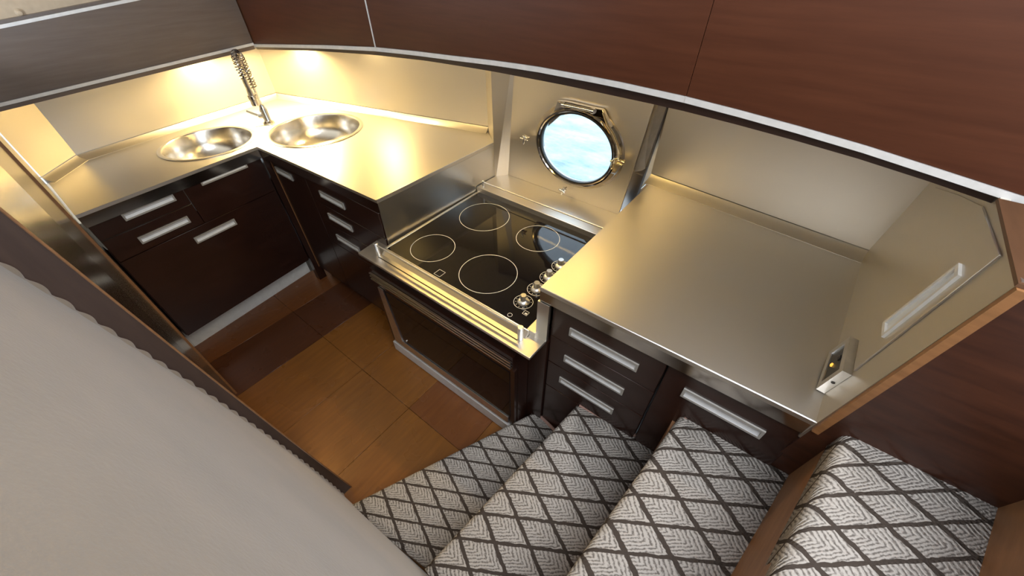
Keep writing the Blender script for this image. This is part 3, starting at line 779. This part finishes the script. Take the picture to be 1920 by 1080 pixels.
# beige lining above it with a snap button
obj('wall_forward', ystrip(SXp-.05, SXp-.03, lambda y: zt(y)+.006, lambda y: 2.2), M['vinyl'], kind='structure')
obj('trim_1', ystrip(SXp-.03, SXp-.008, lambda y: zt(y)+.0005, lambda y: zt(y)+.010), M['upper_sheen'], kind='structure')
sb = PX(37, 24, SXp-.03)
tag(obj('snap_button', lathe(sb+V(.0005,0,0), V(1,0,0), [(0,0),(.013,0),(.013,.003),(.009,.005),(.006,.009),(0,.010)], seg=20), M['vinyl']), 'small beige snap button on the lining above the left cabinet', 'button')

# ------------------------------------------------------------------ under-cabinet lamps
def puck(x, y, z, power, label, color=WARM, r=.032):
    t = thing('puck_light', label, 'lamp', (x, y, z), 'lamps under the upper cabinets')
    obj('housing', lathe(V(x,y,z), V(0,0,-1), [(0,.0),(r+.010,.0),(r+.010,.008),(r+.004,.012),(r,.012),(r,.006),(0,.006)], seg=24), M['satin'], t)
    obj('lens', lathe(V(x,y,z), V(0,0,-1), [(0,.0065),(r-.001,.0065),(r-.001,.009),(0,.0095)], seg=24), M['lamp'], t)
    l = bpy.data.lights.new('puck_lamp', 'AREA'); l.shape = 'DISK'; l.size = r*2; l.energy = power; l.color = color; l.spread = math.radians(160)
    o = bpy.data.objects.new('puck_lamp', l); COL.objects.link(o); o.location = (0, 0, -.014); o.parent = t
def zu(x): return interp(bl, x)-.006
puck(-2.06, .43, zu(-2.06), 24, 'lamp under the corner upper cabinet above the right sink')
puck(-2.19, .16, 1.254, 22, 'lamp under the low cabinet above the left sink')
puck(-1.56, .66, zu(-1.56), 4, 'lamp under the corner upper cabinet close to the steel backsplash')
puck(-.12, .57, zu(-.12), 0.7, 'lamp under the long upper cabinet near the right side of the porthole', AMBER)
# warm strip light hidden behind the valance
def strip_light(x0, x1, y, power, label):
    z0, z1 = zu(x0)-.0003, zu(x1)-.0003
    t = thing('strip_light', label, 'lamp', ((x0+x1)/2, y, (z0+z1)/2), 'lamps under the upper cabinets')
    obj('channel', prism([V(x0,y-.009,z0), V(x1,y-.009,z1), V(x1,y-.009,z1-.003), V(x0,y-.009,z0-.003)], V(0,.018,0)), M['satin'], t)
    obj('lens', prism([V(x0,y-.006,z0-.0032), V(x1,y-.006,z1-.0032), V(x1,y-.006,z1-.0045), V(x0,y-.006,z0-.0045)], V(0,.012,0)), M['lamp2'], t)
    l = bpy.data.lights.new('strip_lamp', 'AREA'); l.shape = 'RECTANGLE'; l.size = abs(x1-x0); l.size_y = .012; l.energy = power; l.color = AMBER; l.spread = math.radians(165)
    o = bpy.data.objects.new('strip_lamp', l); COL.objects.link(o); o.location = (0, 0, -.0065); o.parent = t
    o.rotation_euler = (0, -math.atan2(z1-z0, x1-x0), 0)
strip_light(-1.25, -.10, .325, 5, 'warm strip lamp behind the valance above the stove')

# ------------------------------------------------------------------ stair: treads, risers, carpets
def lat(node, a, b_, z):
    n0 = PZ(*node, z).to_2d(); A_ = PZ(*a, z).to_2d()-n0; B_ = PZ(*b_, z).to_2d()-n0
    return n0, Matrix(((A_.x, B_.x), (A_.y, B_.y))).inverted()
def carpet(top, z, lattice, label, nose, thick=.012, drop=.05, rad=.022):
    """top: polygon of xy points, first two are the nosing edge (left end, hull end); wraps down over the nosing"""
    n0, Mi = lattice
    p0, p1 = Vector(top[0]), Vector(top[1])
    d = (p1-p0).normalized(); out = V(-d.y, d.x) if True else None
    out = Vector((-d.y, d.x))
    c = sum((Vector(q) for q in top), Vector((0, 0)))/len(top)
    if out.dot(c-p0) > 0: out = -out
    bm = bmesh.new(); uvl = bm.loops.layers.uv.new('UVMap')
    # rows: nosing roll then the flat
    roll = []
    for k in range(6):
        a = math.pi/2*k/5
        roll.append((-rad*(1-math.sin(a))-0, -rad*(1-math.cos(a)), 0))
    prof = [(0, z-rad-drop, rad*1.57+drop)] + [( -rad*(1-math.cos(a)), z-rad+rad*math.sin(a), rad*1.57*(1-a/(math.pi/2))) for a in [math.pi/2*k/5 for k in range(6)]]
    # prof: (inset from outer line, z, arclength from the top tangent)
    n = 12
    grid = []
    for (ins, zz_, arc_) in prof:
        row = []
        for k in range(n+1):
            q = p0.lerp(p1, k/n)+out*ins
            flat = p0.lerp(p1, k/n)-out*rad
            uvp = Mi @ ((flat+out*arc_)-n0)
            row.append((bm.verts.new((q.x, q.y, zz_)), uvp))
        grid.append(row)
    def face(vs_):
        f = bm.faces.new([v for v, _ in vs_])
        for lp, (_, u) in zip(f.loops, vs_): lp[uvl].uv = u
        f.smooth = True
    for a, b_ in zip(grid[:-1], grid[1:]):
        for k in range(n): face((a[k], a[k+1], b_[k+1], b_[k]))
    # flat part : fan from last row to the rest of the polygon
    rest = [Vector(q) for q in top[2:]]
    rr = [(bm.verts.new((q.x, q.y, z)), Mi @ (q-n0)) for q in rest]
    loop = grid[-1]+rr
    face(loop)
    o_ = obj('carpet', bm, M['carpet'])
    md = o_.modifiers.new('solid', 'SOLIDIFY'); md.thickness = thick; md.offset = -1
    return o_
def px2(z, *pts): return [tuple(PZ(x, y, z).to_2d()) for x, y in pts]

st_ = thing('staircase', 'carpeted wooden stair rising beside the right cabinets', 'stairs', (.5, -.3, 0))
CB = 'woven grey carpet with dark diamond lattice '
Z1, Z2, Z3, Z4 = .13, .40, .67, .93
# polygons in xy (nosing left end, nosing hull end, then round)
T = {}
T[1] = dict(z=Z1, nose=px2(Z1, (653,946), (1002,770)), back=[(.20,-.02),(.30,-.64)],
            lat=[(640+x/3.177, 740+y/3.177) for x, y in ((425,645),(475,770),(590,675))], lab='on the lowest landing beside the oven')
T[2] = dict(z=Z2, nose=px2(Z2, (794,1064), (1081,757)), back=[tuple(PZ(1230,838,Z2).to_2d()), (.50,-.66)],
            lat=[(640+x/3.177, 740+y/3.177) for x, y in ((1290,470),(1370,620),(1480,492))], lab='on the second step from the bottom')
T[3] = dict(z=Z3, nose=px2(Z3, (1052,1092), (1276,777)), back=[tuple(PZ(1492,868,Z3).to_2d()), tuple(PZ(1372,1076,Z3).to_2d())],
            lat=[(1200+x/2.667, 760+y/2.667) for x, y in ((315,350),(415,490),(525,370))], lab='on the third step, below the drawer end')
T[4] = dict(z=Z4, nose=px2(Z4, (1452,1080), (1592,796)), back=[tuple(PZ(1889,889,Z4).to_2d()), tuple(PZ(1835,1080,Z4).to_2d())],
            lat=[(1200+x/2.667, 760+y/2.667) for x, y in ((1310,435),(1490,590),(1550,425))], lab='on the top step beside the brown panel')
for k in (1, 2, 3, 4):
    t = T[k]; z = t['z']
    a, b_ = Vector(t['nose'][0]), Vector(t['nose'][1]); c1, c0 = Vector(t['back'][0]), Vector(t['back'][1])
    # lengthen towards the suede wall
    dirn = (a-b_).normalized(); dirb = (c0-c1).normalized()
    if k >= 3:
        a = b_+dirn*((b_.y+.64)/abs(dirn.y)); c0 = c1+dirb*((c1.y+.62)/abs(dirb.y))
    top = [a, b_, c1, c0]
    cp = carpet([tuple(q) for q in top], z, lat(*t['lat'], z), None, None, drop=(.10 if k == 1 else .05))
    tag(cp, CB+t['lab'], 'carpet', 'stair carpets')
    # bound edge along the hull side
    d = (c1-b_).normalized(); o2 = Vector((-d.y, d.x)); o2 = o2 if o2.dot(a-b_) < 0 else -o2
    bm = bmesh.new(); add_tube(bm, [V(q.x, q.y, z-.004) for q in (b_.lerp(c1, .04)+o2*.001, b_.lerp(c1, .5)+o2*.002, c1+o2*.001)], .0085, 8)
    obj('binding', bm, M['binding'], cp, label='brown bound edge')
    # wooden tread and riser
    ins = .026
    nrmo = Vector((-(b_-a).y, (b_-a).x)).normalized(); nrmo = nrmo if nrmo.dot(c1-b_) > 0 else -nrmo
    td = [a+nrmo*ins, b_+nrmo*ins, c1, c0]
    obj('tread', prism([V(q.x, q.y, z-.0135) for q in td], V(0, 0, -.03)), M['riser'], st_)
    zl = {1: 0.0, 2: Z1, 3: Z2, 4: Z3}[k]
    rz = [a+nrmo*(ins+.02), b_+nrmo*(ins+.02)]
    if k > 1:
        # riser stands on the back edge of the step below
        pb1, pb0 = T[k-1]['bk']
        rz = [pb0, pb1]
    r0, r1 = Vector(rz[0]), Vector(rz[1])
    dr_ = (r1-r0).normalized()
    r1 = r1+dr_*.015
    obj('riser', prism([V(r0.x, r0.y, zl-.01 if k > 1 else 0), V(r1.x, r1.y, zl-.01 if k > 1 else 0), V(r1.x, r1.y, z-.045), V(r0.x, r0.y, z-.045)], V(.014, 0, 0)), M['riser'], st_)
    t['bk'] = (c1, c0)
c1, c0 = T[4]['bk']
dd = (c1-c0).normalized(); c1 = c1+dd*.015
obj('riser', prism([V(c0.x, c0.y, Z4-.05), V(c1.x, c1.y, Z4-.05), V(c1.x, c1.y, 1.15), V(c0.x, c0.y, 1.15)], V(.014, 0, 0)), M['riser'], st_)
